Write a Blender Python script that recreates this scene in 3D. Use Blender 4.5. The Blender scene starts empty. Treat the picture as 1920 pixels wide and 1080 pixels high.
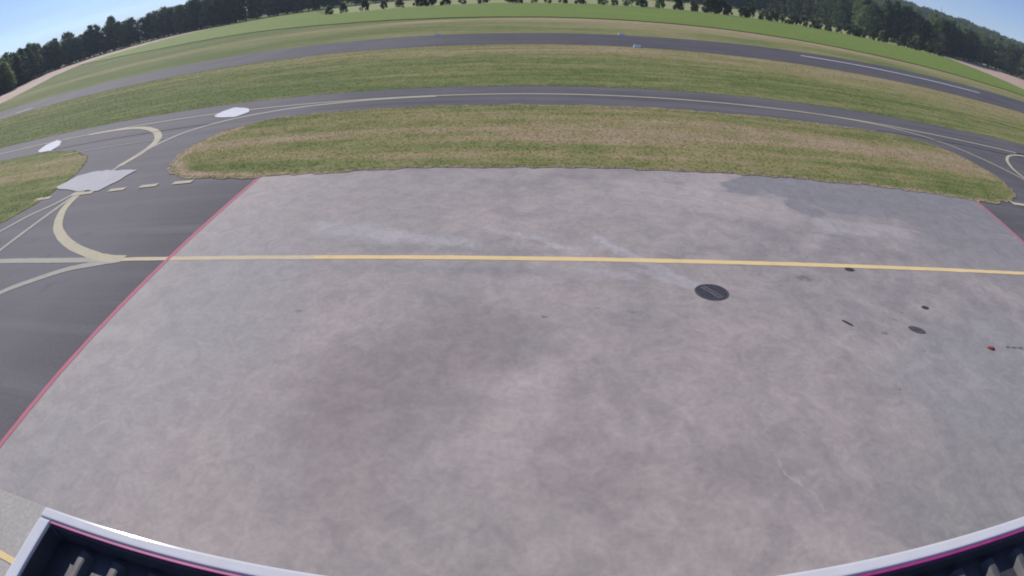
import bpy, bmesh, math, random
import numpy as np
from mathutils import Vector, Matrix

S = bpy.context.scene
COL = S.collection
RAD = math.radians

# ------------------------------------------------------------------ camera
# a wide security camera 8 m above the apron; equidistant lens (barrel distortion)
cam = bpy.data.cameras.new('camera')
cam.type = 'PANO'
cam.panorama_type = 'FISHEYE_LENS_POLYNOMIAL'
cam.sensor_fit = 'HORIZONTAL'
cam.sensor_width = 36.0
cam.sensor_height = 20.25
cam.fisheye_fov = RAD(180)
cam.fisheye_polynomial_k0 = 0.0
cam.fisheye_polynomial_k1 = -0.0516896
cam.fisheye_polynomial_k2 = 0.0
cam.fisheye_polynomial_k3 = 0.0
cam.fisheye_polynomial_k4 = 0.0
cam.clip_start = 0.05
cam.clip_end = 12000
co = bpy.data.objects.new('camera', cam)
COL.objects.link(co)
CAM_ROT = (Matrix.Rotation(0.041283, 3, 'Z') @ Matrix.Rotation(math.pi/2 - 0.549125, 3, 'X')
           @ Matrix.Rotation(-0.012098, 3, 'Z'))
co.matrix_world = Matrix.Translation((0, 0, 8.0)) @ CAM_ROT.to_4x4()
S.camera = co

# ------------------------------------------------------------------ sky, sun, exposure
SUN_AZ, SUN_EL = -50.0, 33.0        # azimuth clockwise from +Y (ahead), degrees
sun_dir = Vector((math.sin(RAD(SUN_AZ))*math.cos(RAD(SUN_EL)),
                  math.cos(RAD(SUN_AZ))*math.cos(RAD(SUN_EL)), math.sin(RAD(SUN_EL))))
W = bpy.data.worlds.new('World')
S.world = W
W.use_nodes = True
wn = W.node_tree
wn.nodes.clear()
w_out = wn.nodes.new('ShaderNodeOutputWorld')
w_bg = wn.nodes.new('ShaderNodeBackground')
sky = wn.nodes.new('ShaderNodeTexSky')
sky.sky_type = 'NISHITA'
sky.sun_disc = False
sky.sun_elevation = RAD(SUN_EL)
sky.sun_rotation = RAD(SUN_AZ)
sky.altitude = 200
sky.air_density = 0.8
sky.dust_density = 0.0
sky.ozone_density = 4.0
w_tc = wn.nodes.new('ShaderNodeTexCoord')
w_map = wn.nodes.new('ShaderNodeMapping')
w_map.inputs['Scale'].default_value = (2.2, 2.2, 26.0)
w_map.inputs['Rotation'].default_value = (0.03, 0.05, 0)
w_noise = wn.nodes.new('ShaderNodeTexNoise')
w_noise.inputs['Scale'].default_value = 1.3
w_noise.inputs['Detail'].default_value = 5
w_ramp = wn.nodes.new('ShaderNodeValToRGB')
w_ramp.color_ramp.elements[0].position = 0.42
w_ramp.color_ramp.elements[0].color = (0, 0, 0, 1)
w_ramp.color_ramp.elements[1].position = 0.75
w_ramp.color_ramp.elements[1].color = (.35, .35, .35, 1)
w_mix = wn.nodes.new('ShaderNodeMixRGB')
w_mix.inputs['Color2'].default_value = (5.0, 5.4, 6.2, 1)
wn.links.new(w_tc.outputs['Generated'], w_map.inputs['Vector'])
wn.links.new(w_map.outputs['Vector'], w_noise.inputs['Vector'])
wn.links.new(w_noise.outputs['Fac'], w_ramp.inputs['Fac'])
wn.links.new(w_ramp.outputs['Color'], w_mix.inputs['Fac'])
wn.links.new(sky.outputs['Color'], w_mix.inputs['Color1'])
w_tint = wn.nodes.new('ShaderNodeMixRGB')
w_tint.blend_type = 'MULTIPLY'
w_tint.inputs['Fac'].default_value = 1.0
w_tint.inputs['Color2'].default_value = (0.93, 0.91, 1.07, 1)
wn.links.new(w_mix.outputs['Color'], w_tint.inputs['Color1'])
wn.links.new(w_tint.outputs['Color'], w_bg.inputs['Color'])
w_bg.inputs['Strength'].default_value = 0.085
wn.links.new(w_bg.outputs['Background'], w_out.inputs['Surface'])

sl = bpy.data.lights.new('sun', 'SUN')
sl.energy = 4.0
sl.angle = RAD(0.53)
sl.color = (1.0, 0.93, 0.85)
so = bpy.data.objects.new('sun', sl)
COL.objects.link(so)
so.rotation_euler = (-sun_dir).to_track_quat('-Z', 'Y').to_euler()
so.location = sun_dir*200

S.view_settings.view_transform = 'Standard'
S.view_settings.look = 'None'
S.view_settings.gamma = 1.0
S.view_settings.use_curve_mapping = False
S.view_settings.exposure = 0.40
S.render.engine = 'CYCLES'
S.cycles.max_bounces = 6
S.cycles.diffuse_bounces = 3
S.cycles.glossy_bounces = 2
S.cycles.transmission_bounces = 3
S.cycles.transparent_max_bounces = 6
S.cycles.volume_bounces = 0
S.cycles.use_denoising = True
S.cycles.filter_width = 1.9

# ------------------------------------------------------------------ helpers
def smooth(a, b, x):
    t = np.clip((x-a)/(b-a), 0, 1)
    return t*t*(3-2*t)

def tag(o, label=None, cat=None, group=None, kind=None):
    if label: o['label'] = label
    if cat: o['category'] = cat
    if group: o['group'] = group
    if kind: o['kind'] = kind
    return o

def obj(name, me, m=None, parent=None, loc=None):
    o = bpy.data.objects.new(name, me)
    COL.objects.link(o)
    if m is not None:
        if len(me.materials): me.materials[0] = m
        else: me.materials.append(m)
    if parent is not None: o.parent = parent
    if loc is not None: o.location = loc
    return o

def empty(name, loc=(0, 0, 0), rz=0.0):
    o = bpy.data.objects.new(name, None)
    o.empty_display_size = 0.2
    COL.objects.link(o)
    o.location = loc
    o.rotation_euler = (0, 0, rz)
    return o

def mesh(name, v, f, smooth_shade=False):
    me = bpy.data.meshes.new(name)
    me.from_pydata([tuple(map(float, p)) for p in v], [], [tuple(map(int, x)) for x in f])
    if smooth_shade:
        me.polygons.foreach_set('use_smooth', [True]*len(me.polygons))
    me.update()
    return me

def fast_mesh(name, v, nper):
    """v: (n*nper,3) vertices, faces of nper consecutive vertices"""
    v = np.asarray(v, np.float32)
    n = len(v)//nper
    me = bpy.data.meshes.new(name)
    me.vertices.add(len(v)); me.vertices.foreach_set('co', v.ravel())
    me.loops.add(len(v)); me.loops.foreach_set('vertex_index', np.arange(len(v), dtype=np.int32))
    me.polygons.add(n); me.polygons.foreach_set('loop_start', np.arange(0, len(v), nper, dtype=np.int32))
    me.update(calc_edges=True)
    return me

def bm_mesh(bm, name):
    me = bpy.data.meshes.new(name)
    bm.normal_update(); bm.to_mesh(me); bm.free()
    return me

def box_bm(bm, lo, hi, bevel=0.0, seg=2):
    r = bmesh.ops.create_cube(bm, size=1.0)
    for v in r['verts']:
        v.co = Vector([(lo[i]+hi[i])/2 + v.co[i]*(hi[i]-lo[i]) for i in range(3)])
    if bevel > 0:
        ed = list({e for v in r['verts'] for e in v.link_edges})
        bmesh.ops.bevel(bm, geom=ed, offset=bevel, segments=seg, affect='EDGES', profile=0.6)

def cyl_bm(bm, p0, p1, r0, r1, n=10, caps=True):
    p0, p1 = Vector(p0), Vector(p1)
    d = (p1-p0).normalized()
    a = d.orthogonal().normalized(); b = d.cross(a)
    ra, rb = [], []
    for i in range(n):
        t = 2*math.pi*i/n
        u = a*math.cos(t)+b*math.sin(t)
        ra.append(bm.verts.new(p0+u*r0)); rb.append(bm.verts.new(p1+u*r1))
    for i in range(n):
        j = (i+1) % n
        bm.faces.new((ra[i], ra[j], rb[j], rb[i]))
    if caps:
        bm.faces.new(ra[::-1]); bm.faces.new(rb)

def catmull(pts, step=0.4, closed=False):
    P = [np.array(p, float) for p in pts]
    n = len(P); out = []
    rng = range(n) if closed else range(n-1)
    for i in rng:
        p1, p2 = P[i], P[(i+1) % n]
        p0 = P[(i-1) % n] if closed or i > 0 else 2*p1-p2
        p3 = P[(i+2) % n] if closed or i+2 < n else 2*p2-p1
        k = max(1, int(np.linalg.norm(p2-p1)/step))
        for j in range(k):
            t = j/k
            out.append(.5*((2*p1)+(-p0+p2)*t+(2*p0-5*p1+4*p2-p3)*t*t+(-p0+3*p1-3*p2+p3)*t**3))
    if not closed: out.append(P[-1])
    return np.array(out)

def resample(pts, step, closed=True):
    P = [np.array(p, float) for p in pts]; out = []
    n = len(P)
    for i in range(n if closed else n-1):
        a, b = P[i], P[(i+1) % n]
        k = max(1, int(np.linalg.norm(b-a)/step))
        for j in range(k): out.append(a+(b-a)*j/k)
    if not closed: out.append(P[-1])
    return np.array(out)

def jitter(P, amp, seed, closed=True):
    r = np.random.RandomState(seed)
    n = r.normal(0, 1, (len(P), 2))
    n2 = n.copy()
    for k in range(2): n2 = (n2+np.roll(n2, 1, 0)+np.roll(n2, -1, 0))/2.2
    return P+(n2*.8+n*.35)*amp

def flat(name, pts, z, m, parent=None, skirt=0.0):
    pts = [tuple(p) for p in pts]
    a = sum(pts[i][0]*pts[(i+1) % len(pts)][1]-pts[(i+1) % len(pts)][0]*pts[i][1] for i in range(len(pts)))
    if a < 0: pts = pts[::-1]
    n = len(pts)
    v = [(p[0], p[1], z) for p in pts]; f = [tuple(range(n))]
    if skirt > 0:
        v += [(p[0], p[1], z-skirt) for p in pts]
        f += [(n+i, n+(i+1) % n, (i+1) % n, i) for i in range(n)]
    return obj(name, mesh(name, v, f), m, parent)

def ribbon(name, path, width, z, m, parent=None, taper=None, wob=0.0, seed=1):
    P = np.array(path, float)
    d = np.gradient(P, axis=0); d /= np.linalg.norm(d, axis=1)[:, None]+1e-9
    nrm = np.stack([-d[:, 1], d[:, 0]], 1)
    r = np.random.RandomState(seed)
    wl = width/2*(1+wob*r.normal(0, 1, len(P))); wr = width/2*(1+wob*r.normal(0, 1, len(P)))
    L = P+nrm*wl[:, None]; R_ = P-nrm*wr[:, None]
    v = [(a[0], a[1], z) for a in R_]+[(a[0], a[1], z) for a in L]
    n = len(P)
    return obj(name, mesh(name, v, [(i, i+1, n+i+1, n+i) for i in range(n-1)]), m, parent)

def inside(poly, x, y):
    poly = np.asarray(poly); c = np.zeros(len(x), bool)
    j = len(poly)-1
    for i in range(len(poly)):
        xi, yi = poly[i]; xj, yj = poly[j]
        if yi != yj:
            c ^= ((yi > y) != (yj > y)) & (x < (xj-xi)*(y-yi)/(yj-yi)+xi)
        j = i
    return c

# ------------------------------------------------------------------ materials
class NT:
    def __init__(s, name):
        s.m = bpy.data.materials.new(name); s.m.use_nodes = True
        s.t = s.m.node_tree; s.b = s.t.nodes['Principled BSDF']
        s.out = s.t.nodes['Material Output']
    def n(s, typ, **kw):
        x = s.t.nodes.new(typ)
        for k, v in kw.items(): setattr(x, k, v)
        return x
    def link(s, a, b): s.t.links.new(a, b)
    def put(s, sock, v):
        if isinstance(v, bpy.types.NodeSocket): s.link(v, sock)
        else:
            if isinstance(v, tuple) and len(v) == 3 and sock.type == 'RGBA': v = (*v, 1)
            sock.default_value = v
    def pos(s): return s.n('ShaderNodeNewGeometry').outputs['Position']
    def objco(s): return s.n('ShaderNodeTexCoord').outputs['Object']
    def math(s, op, a, b=0.0, clamp=False):
        x = s.n('ShaderNodeMath', operation=op, use_clamp=clamp)
        s.put(x.inputs[0], a); s.put(x.inputs[1], b); return x.outputs[0]
    def vec(s, op, a, b=(0, 0, 0)):
        x = s.n('ShaderNodeVectorMath', operation=op)
        s.put(x.inputs[0], a); s.put(x.inputs[1], b)
        return x.outputs['Value'] if op in ('LENGTH', 'DOT_PRODUCT', 'DISTANCE') else x.outputs['Vector']
    def scale(s, v, sc, loc=(0, 0, 0)):
        x = s.n('ShaderNodeMapping'); s.put(x.inputs['Vector'], v)
        x.inputs['Scale'].default_value = sc; x.inputs['Location'].default_value = loc
        return x.outputs['Vector']
    def noise(s, v, sc, det=4, rough=.55, dist=0.0, col=False):
        x = s.n('ShaderNodeTexNoise'); s.put(x.inputs['Vector'], v)
        x.inputs['Scale'].default_value = sc; x.inputs['Detail'].default_value = det
        x.inputs['Roughness'].default_value = rough; x.inputs['Distortion'].default_value = dist
        return x.outputs['Color' if col else 'Fac']
    def rng(s, v, a, b, c=0.0, d=1.0, sm=True):
        x = s.n('ShaderNodeMapRange', interpolation_type='SMOOTHSTEP' if sm else 'LINEAR')
        s.put(x.inputs['Value'], v)
        x.inputs['From Min'].default_value = a; x.inputs['From Max'].default_value = b
        x.inputs['To Min'].default_value = c; x.inputs['To Max'].default_value = d
        return x.outputs[0]
    def mix(s, f, a, b, mode='MIX'):
        x = s.n('ShaderNodeMixRGB', blend_type=mode)
        s.put(x.inputs['Fac'], f); s.put(x.inputs['Color1'], a); s.put(x.inputs['Color2'], b)
        return x.outputs[0]
    def ramp(s, v, stops):
        x = s.n('ShaderNodeValToRGB'); s.put(x.inputs['Fac'], v)
        e = x.color_ramp.elements
        while len(e) < len(stops): e.new(0.5)
        for el, (p, c) in zip(e, stops):
            el.position = p; el.color = (*c, 1) if isinstance(c, tuple) else (c, c, c, 1)
        return x.outputs['Color']
    def xyz(s, v):
        x = s.n('ShaderNodeSeparateXYZ'); s.put(x.inputs[0], v); return x.outputs
    def bump(s, h, strength=.3, dist=.02):
        x = s.n('ShaderNodeBump'); s.put(x.inputs['Height'], h)
        x.inputs['Strength'].default_value = strength; x.inputs['Distance'].default_value = dist
        s.link(x.outputs['Normal'], s.b.inputs['Normal'])
    def capsule(s, p2, a, b, r, soft):
        """1 inside a stroke from a to b (radius r), falling to 0 over soft metres"""
        ab = Vector((b[0]-a[0], b[1]-a[1], 0)); L2 = max(ab.length_squared, 1e-6)
        pa = s.vec('SUBTRACT', p2, (a[0], a[1], 0))
        t = s.math('MULTIPLY', s.vec('DOT_PRODUCT', pa, tuple(ab)), 1/L2, clamp=True)
        sc = s.n('ShaderNodeVectorMath', operation='SCALE'); sc.inputs[0].default_value = tuple(ab)
        s.link(t, sc.inputs['Scale'])
        d = s.vec('DISTANCE', pa, sc.outputs['Vector'])
        return s.rng(d, r-soft/2, r+soft/2, 1.0, 0.0)
    def fin(s, col, rough=.8, spec=.3):
        s.put(s.b.inputs['Base Color'], col); s.put(s.b.inputs['Roughness'], rough)
        s.put(s.b.inputs['Specular IOR Level'], spec)
        return s.m

def simple(name, col, rough=.6, var=.15, sc=3.0, metal=0.0, spec=.4):
    k = NT(name); p = k.objco()
    n = k.noise(p, sc, 5)
    c = k.mix(k.rng(n, .3, .7), tuple(x*(1-var) for x in col), tuple(min(1, x*(1+var)) for x in col))
    k.b.inputs['Metallic'].default_value = metal
    return k.fin(c, rough, spec)

def mat_grass(blade=False):
    k = NT('grass_blade' if blade else 'grass'); P = k.pos(); X = k.xyz(P)
    flatp = k.vec('MULTIPLY', P, (1, 1, 0))
    big = k.noise(k.scale(flatp, (.022, .07, 1)), 1.0, 3, .5)
    streak = k.noise(k.scale(flatp, (.06, .62, 1)), 1.0, 5, .62)
    med = k.noise(flatp, .55, 5, .6)
    fine = k.noise(flatp, 5.5, 4, .65)
    micro = k.noise(flatp, 22, 3, .6)
    bias = k.ramp(k.math('MULTIPLY', X['Y'], 1/160.), [
        (y/160., v) for y, v in ((15, .50), (24.5, .50), (27, .54), (29.5, .63), (32, .60), (34.5, .50), (36.5, .52), (43.5, .46), (52, .45), (60, .49),
                                 (69, .57), (74.5, .56), (94, .50), (105, .47), (120, .54), (133, .63), (139, .50))])
    bias = k.math('ADD', bias, k.rng(X['X'], 25, -70, 0.02, -.08, False))
    t = k.math('ADD', k.math('MULTIPLY', big, .26), k.math('MULTIPLY', streak, .50))
    t = k.math('ADD', t, k.math('MULTIPLY', med, .24))
    t = k.math('ADD', t, k.math('SUBTRACT', bias, .5))
    # bare, trampled border round the west end of the grass island
    warp = k.vec('ADD', flatp, k.vec('MULTIPLY', k.vec('SUBTRACT', k.noise(flatp, .8, 3, col=True), (.5, .5, .5)), (1.2, 1.2, 0)))
    edge = k.capsule(warp, (-21.3, 27.5), (-21.9, 31), .35, 1.0)
    for a, b in (((-21.3, 27.5), (-18.5, 24.2)), ((-18.5, 24.2), (-12, 23.2)), ((-21.9, 31), (-19.5, 35))):
        edge = k.math('MAXIMUM', edge, k.capsule(warp, a, b, .3, 1.1))
    t = k.math('ADD', t, k.math('MULTIPLY', edge, .28))
    t = k.math('ADD', k.math('MULTIPLY', k.math('SUBTRACT', t, .53), 2.3), .52)
    c = k.ramp(t, [(.24, (.112, .146, .050)), (.40, (.168, .188, .072)), (.53, (.225, .215, .098)),
                   (.62, (.262, .228, .120)), (.76, (.315, .250, .165)), (.92, (.36, .29, .20))])
    c = k.mix(k.rng(fine, .3, .72), k.mix(1, c, (.78, .79, .77), 'MULTIPLY'), k.mix(1, c, (1.18, 1.17, 1.14), 'MULTIPLY'))
    c = k.mix(k.math('MULTIPLY', k.rng(micro, .62, .75), .35), c, (.30, .25, .15))
    k.bump(k.math('ADD', fine, k.math('MULTIPLY', med, .6)), .35, .04)
    k.fin(c, .95, .08)
    if blade:
        k.fin(k.mix(1, c, (1.12, 1.1, 1.02), 'MULTIPLY'), .9, .1)
        tr = k.n('ShaderNodeBsdfTranslucent'); k.link(k.b.inputs['Base Color'].links[0].from_socket, tr.inputs['Color'])
        mx = k.n('ShaderNodeMixShader'); mx.inputs[0].default_value = .5
        k.link(k.b.outputs[0], mx.inputs[1]); k.link(tr.outputs[0], mx.inputs[2]); k.link(mx.outputs[0], k.out.inputs['Surface'])
    return k.m

def mat_asphalt(name, base, streaks=True):
    k = NT(name); P = k.vec('MULTIPLY', k.pos(), (1, 1, 0))
    big = k.noise(P, .12, 4, .55)
    st = k.noise(k.scale(P, (.03, .9, 1)), 1.0, 4, .6)
    fine = k.noise(P, 9, 4, .7)
    grit = k.noise(P, 60, 2, .6)
    c = k.mix(k.rng(big, .3, .7), tuple(x*.82 for x in base), tuple(x*1.2 for x in base))
    c = k.mix(1, c, k.ramp(k.rng(k.xyz(P)['X'], -11, -19, 0, 1), [(0, .69), (1, 1.0)]), 'MULTIPLY')   # paler to the west: flare and scattered sunlight painted into the colour
    if streaks: c = k.mix(k.math('MULTIPLY', k.rng(st, .4, .75), .45), c, tuple(x*1.45 for x in base))
    med = k.noise(P, .8, 5, .65, .5)
    c = k.mix(k.math('MULTIPLY', k.rng(med, .55, .75), .45), c, tuple(x*.62 for x in base))
    c = k.mix(k.math('MULTIPLY', k.rng(fine, .3, .8), .3), c, tuple(x*1.6 for x in base))
    c = k.mix(k.math('MULTIPLY', k.rng(grit, .58, .7), .3), c, tuple(x*2.2 for x in base))
    k.bump(grit, .35, .006)
    return k.fin(c, k.rng(big, .2, .8, .82, .92), .10)

def mat_concrete():
    k = NT('apron_concrete'); P = k.vec('MULTIPLY', k.pos(), (1, 1, 0))
    w1 = k.vec('MULTIPLY', k.vec('SUBTRACT', k.noise(P, .45, 4, .6, col=True), (.5, .5, .5)), (2.6, 2.6, 0))
    w2 = k.vec('MULTIPLY', k.vec('SUBTRACT', k.noise(P, 2.6, 4, .65, col=True), (.5, .5, .5)), (.7, .7, 0))
    Q = k.vec('ADD', P, k.vec('ADD', w1, w2))          # ragged stains and broad cool tints
    Q2 = k.vec('ADD', P, w2)                           # slimmer scrapes
    big = k.noise(P, .10, 4, .55)
    cl = k.noise(P, .55, 6, .62, .6)
    med = k.noise(P, 1.7, 6, .65, .8)
    fine = k.noise(P, 7, 5, .68)
    grit = k.noise(P, 45, 2, .6)
    base = (.298, .268, .270)
    c = k.mix(k.rng(big, .32, .68), (.284, .260, .256), (.338, .300, .290))
    c = k.mix(k.rng(cl, .3, .7), k.mix(1, c, (.86, .865, .88), 'MULTIPLY'), k.mix(1, c, (1.10, 1.09, 1.08), 'MULTIPLY'))
    DARK, GREY, PALE, BLUE = (.215, .187, .186), (.222, .218, .228), (.400, .352, .340), (.405, .392, .408)
    strokes = [  # warp?, a, b, radius, softness, strength, colour
        (1, (-10.8, 6.0), (-9.6, 13.5), 2.6, 4.0, .55, (.262, .258, .266)), (1, (-11.5, 17), (-9.5, 21), 1.2, 2.5, .4, (.275, .270, .280)),
        (1, (14, 4.5), (21, 9), 3.0, 3.5, .6, (.250, .248, .246)), (1, (9.0, 4.6), (14, 4.0), 1.0, 2.0, .5, (.240, .235, .230)),
        (0, (4.5, 20.6), (9.4, 19.2), 1.3, 1.0, .6, PALE), (0, (8.2, 23.1), (7.2, 21.2), .8, .5, .6, PALE), (0, (2, 19.5), (6, 17.5), 1.2, 1.8, .4, PALE),
        (0, (11.8, 22.4), (25, 22.0), 1.9, .22, .95, GREY), (0, (9.0, 21.5), (10.4, 22.6), .8, .22, .95, GREY),
        (0, (13.0, 20.5), (25, 19.4), 1.15, .3, .9, GREY), (0, (11.2, 19.9), (11.5, 19.3), .6, .2, .95, GREY),
        (0, (18.0, 18.0), (25, 16.6), 1.6, 1.6, .8, GREY), (1, (16.5, 15.8), (24, 13.6), 1.5, 1.8, .6, GREY),
        (0, (11.6, 18.0), (15.2, 17.7), .62, .25, .7, (.352, .330, .330)),
        (0, (14.4, 18.3), (16.4, 17.9), .06, .15, .6, PALE),
        (1, (11.2, 8.4), (15, 9.8), 2.1, 2.2, .5, (.255, .262, .268)), (1, (8.4, 5.2), (12.5, 6.0), 1.6, 1.8, .42, (.242, .240, .235)),
        (1, (-3.9, 9.0), (-1.6, 10.6), 1.5, 2.0, .62, DARK), (1, (-3.8, 8.0), (-3.4, 6.0), 1.0, 1.6, .45, DARK),
        (1, (0.6, 6.5), (3.2, 6.1), .6, 1.2, .3, DARK), (1, (-8.0, 8.5), (-6.5, 11.5), .7, 1.4, .26, (.235, .235, .25)),
        (0, (-.5, 9.0), (.5, 9.7), .35, .6, .55, PALE), (0, (-.1, 8.7), (-.7, 6.7), .5, .8, .4, PALE),
        
        (0, (9.8, 16.0), (11.0, 17.2), .35, .5, .45, PALE),
        (0, (-7.4, 17.1), (-5.0, 16.4), .55, .8, .45, BLUE), (0, (-5.2, 16.5), (-2.0, 15.75), .32, .5, .45, BLUE),
        (0, (-1.4, 16.7), (.1, 16.2), .12, .3, .6, BLUE), (0, (.1, 16.2), (1.4, 15.1), .15, .25, .62, BLUE),
        (0, (2.2, 16.2), (3.4, 14.7), .2, .3, .62, BLUE), (0, (3.4, 14.7), (4.7, 13.25), .22, .35, .55, BLUE),
        (0, (3.1, 14.2), (4.5, 13.15), .1, .25, .45, BLUE), (0, (1.4, 14.2), (2.9, 13.7), .2, .4, .4, BLUE),
        (0, (-5.4, 15.55), (.8, 15.15), .2, .5, .55, (.225, .225, .225)), (0, (-5.8, 14.15), (.8, 14.0), .22, .5, .5, (.225, .222, .235)),
        (0, (10.7, 17.2), (12.4, 16.7), .08, .35, .6, (.20, .195, .2)), (0, (10.3, 16.4), (11.1, 15.9), .05, .3, .6, (.2, .19, .195)),
        (0, (11.7, 16.7), (12.1, 15.9), .05, .3, .5, (.2, .19, .195)),
        (0, (6.4, 12.6), (10.0, 11.9), .12, .4, .3, (.23, .225, .235)),
        (0, (4.85, 6.75), (5.0, 6.25), .02, .10, .7, PALE), (0, (5.0, 6.25), (5.3, 5.95), .03, .10, .8, (.40, .37, .34)),
        (0, (5.35, 5.8), (5.5, 5.3), .02, .09, .6, PALE), (0, (5.15, 5.55), (5.2, 5.15), .07, .18, .55, (.2, .2, .21)),
        (0, (4.95, 8.0), (4.95, 7.2), .02, .09, .5, PALE), (0, (4.55, 8.3), (4.5, 7.6), .015, .08, .4, PALE),
    ]
    for wq, a, b, r, soft, st, col in strokes:
        c = k.mix(k.math('MULTIPLY', k.capsule(Q if wq else Q2, a, b, r, soft), st), c, col)
    c = k.mix(k.rng(med, .3, .72), k.mix(1, c, (.88, .88, .89), 'MULTIPLY'), k.mix(1, c, (1.09, 1.09, 1.08), 'MULTIPLY'))
    c = k.mix(k.rng(fine, .3, .7), k.mix(1, c, (.92, .92, .93), 'MULTIPLY'), k.mix(1, c, (1.06, 1.06, 1.05), 'MULTIPLY'))
    for x, y, r, st in ((8.49, 13.77, .17, .55), (10.73, 11.46, .1, .6), (10.01, 10.76, .08, .6), (1.71, 12.0, .07, .6),
                        (.29, 11.71, .09, .65), (-6.43, 11.77, .10, .5), (9.14, 8.44, .03, .95), (11.34, 11.79, .05, .5),
                        (2.6, 11.9, .1, .4), (7.0, 13.9, .06, .4), (11.0, 9.9, .05, .4)):
        c = k.mix(k.math('MULTIPLY', k.capsule(Q2 if r > .05 else P, (x, y), (x+r, y), r*.7, r), st), c, (.10, .085, .085))
    k.bump(k.math('ADD', grit, k.math('MULTIPLY', fine, .7)), .25, .006)
    return k.fin(c, k.rng(cl, .2, .8, .7, .85), .28)

def mat_paint(name, col, wear=.35, under=(.12, .12, .125), rough=.55):
    k = NT(name); P = k.vec('MULTIPLY', k.pos(), (1, 1, 0))
    n = k.noise(P, 3.5, 6, .7); f = k.noise(P, 20, 4, .7)
    w = k.math('MULTIPLY', k.rng(k.math('ADD', k.math('MULTIPLY', n, .6), k.math('MULTIPLY', f, .4)), .50, .68), wear)
    c = k.mix(w, k.mix(k.noise(P, .7, 3), tuple(x*.88 for x in col), tuple(min(1, x*1.1) for x in col)), under)
    return k.fin(c, max(rough, .85), .1)

def mat_leaf(name, lo, hi, trans=.4):
    k = NT(name)
    oi = k.n('ShaderNodeObjectInfo').outputs['Random']
    P = k.objco()
    n = k.noise(P, .45, 4, .6); n2 = k.noise(P, 2.2, 3, .6)
    t = k.math('ADD', k.math('MULTIPLY', n, .6), k.math('MULTIPLY', n2, .4))
    t = k.math('ADD', k.math('MULTIPLY', k.rng(t, .3, .7), .65), k.math('MULTIPLY', oi, .35))
    c = k.mix(t, lo, hi)
    k.fin(c, .6, .25)
    tr = k.n('ShaderNodeBsdfTranslucent'); k.link(c, tr.inputs['Color'])
    mx = k.n('ShaderNodeMixShader'); mx.inputs[0].default_value = trans
    k.link(k.b.outputs[0], mx.inputs[1]); k.link(tr.outputs[0], mx.inputs[2])
    k.link(mx.outputs[0], k.out.inputs['Surface'])
    return k.m

def mat_field(name, lo, hi, rows=True, stretch=(.02, .25, 1)):
    k = NT(name); P = k.vec('MULTIPLY', k.pos(), (1, 1, 0))
    a = k.noise(k.scale(P, stretch), 1.0, 4, .55); b = k.noise(P, .35, 5, .65); d = k.noise(P, 2.5, 3, .6)
    t = k.math('ADD', k.math('MULTIPLY', a, .4), k.math('ADD', k.math('MULTIPLY', b, .35), k.math('MULTIPLY', d, .25)))
    k.bump(k.math('ADD', b, d), .7, .25)
    return k.fin(k.mix(k.rng(t, .33, .67), lo, hi), .9, .15)

M = dict(
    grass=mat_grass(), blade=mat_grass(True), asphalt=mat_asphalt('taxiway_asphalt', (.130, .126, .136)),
    runway=mat_asphalt('runway_asphalt', (.100, .098, .107)),
    concrete=mat_concrete(),
    paving=mat_asphalt('pale_paving', (.44, .42, .395), False),
    seam=mat_asphalt('seam_tar', (.035, .034, .037), False),
    yellow=mat_paint('yellow_paint', (.70, .54, .27), .5, (.36, .32, .27)),
    yellow_faded=mat_paint('yellow_paint_faded', (.56, .47, .32), .6, (.32, .29, .26)),
    yellow_tax=mat_paint('yellow_paint_taxiway', (.46, .42, .31), .4, (.14, .135, .13)),
    yellow_old=mat_paint('yellow_paint_worn', (.37, .36, .31), .5, (.14, .14, .14)),
    white=mat_paint('white_paint', (.62, .64, .68), .35, (.25, .25, .26), .6),
    white_old=mat_paint('white_paint_worn', (.43, .43, .45), .5, (.2, .2, .21), .7),
    red=mat_paint('red_paint', (.46, .16, .21), .6, (.24, .19, .20)),
    field=mat_field('crop_green', (.110, .172, .030), (.175, .232, .048)),
    straw=mat_field('straw_rim', (.17, .145, .09), (.33, .27, .17)),
    meadow=mat_field('meadow_pale', (.20, .23, .09), (.34, .34, .17)),
    soil=mat_field('bare_soil', (.30, .215, .17), (.52, .40, .32)),
    leaf=mat_leaf('leaf_dark', (.022, .046, .020), (.090, .135, .050)),
    leaf_pale=mat_leaf('leaf_pale', (.075, .120, .045), (.20, .255, .105)),
    leaf_bush=mat_leaf('leaf_bush', (.030, .052, .020), (.100, .130, .055)),
    bark=simple('bark', (.10, .085, .065), .9, .3, 4),
    bark_pale=simple('bark_pale', (.36, .34, .30), .85, .25, 4),
    trim=simple('white_trim_metal', (.56, .57, .60), .10, .03, 6, 0.0, .5),
    magenta=simple('magenta_fringe', (.29, .035, .15), .5, .15, 8),
    roof=simple('dark_roof_sheet', (.070, .068, .078), .42, .2, 5, .3),
    rib=simple('roof_rib_metal', (.075, .074, .080), .6, .25, 7, .2),
    wall=simple('pale_wall', (.6, .58, .54), .8, .08, 1.5),
    iron=simple('cast_iron', (.055, .052, .062), .6, .25, 9, .2),
    iron_pale=simple('worn_iron', (.12, .12, .135), .5, .25, 9, .3),  # paler iron for the raised bars
    steel=simple('grey_plate', (.088, .085, .090), .6, .25, 9, .2),
    rust=simple('rust_cloth', (.24, .055, .035), .8, .35, 14),
    grit=simple('black_grit', (.03, .028, .026), .9, .3, 20),
    marker=simple('marker_white', (.80, .80, .78), .5, .06, 5),
    mast=simple('galvanised_steel', (.20, .21, .22), .5, .1, 1, .5),
)

# ------------------------------------------------------------------ the setting: ground, runway, taxiway, apron
def struct(o, label, cat):
    return tag(o, label, cat, kind='structure')

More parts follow.
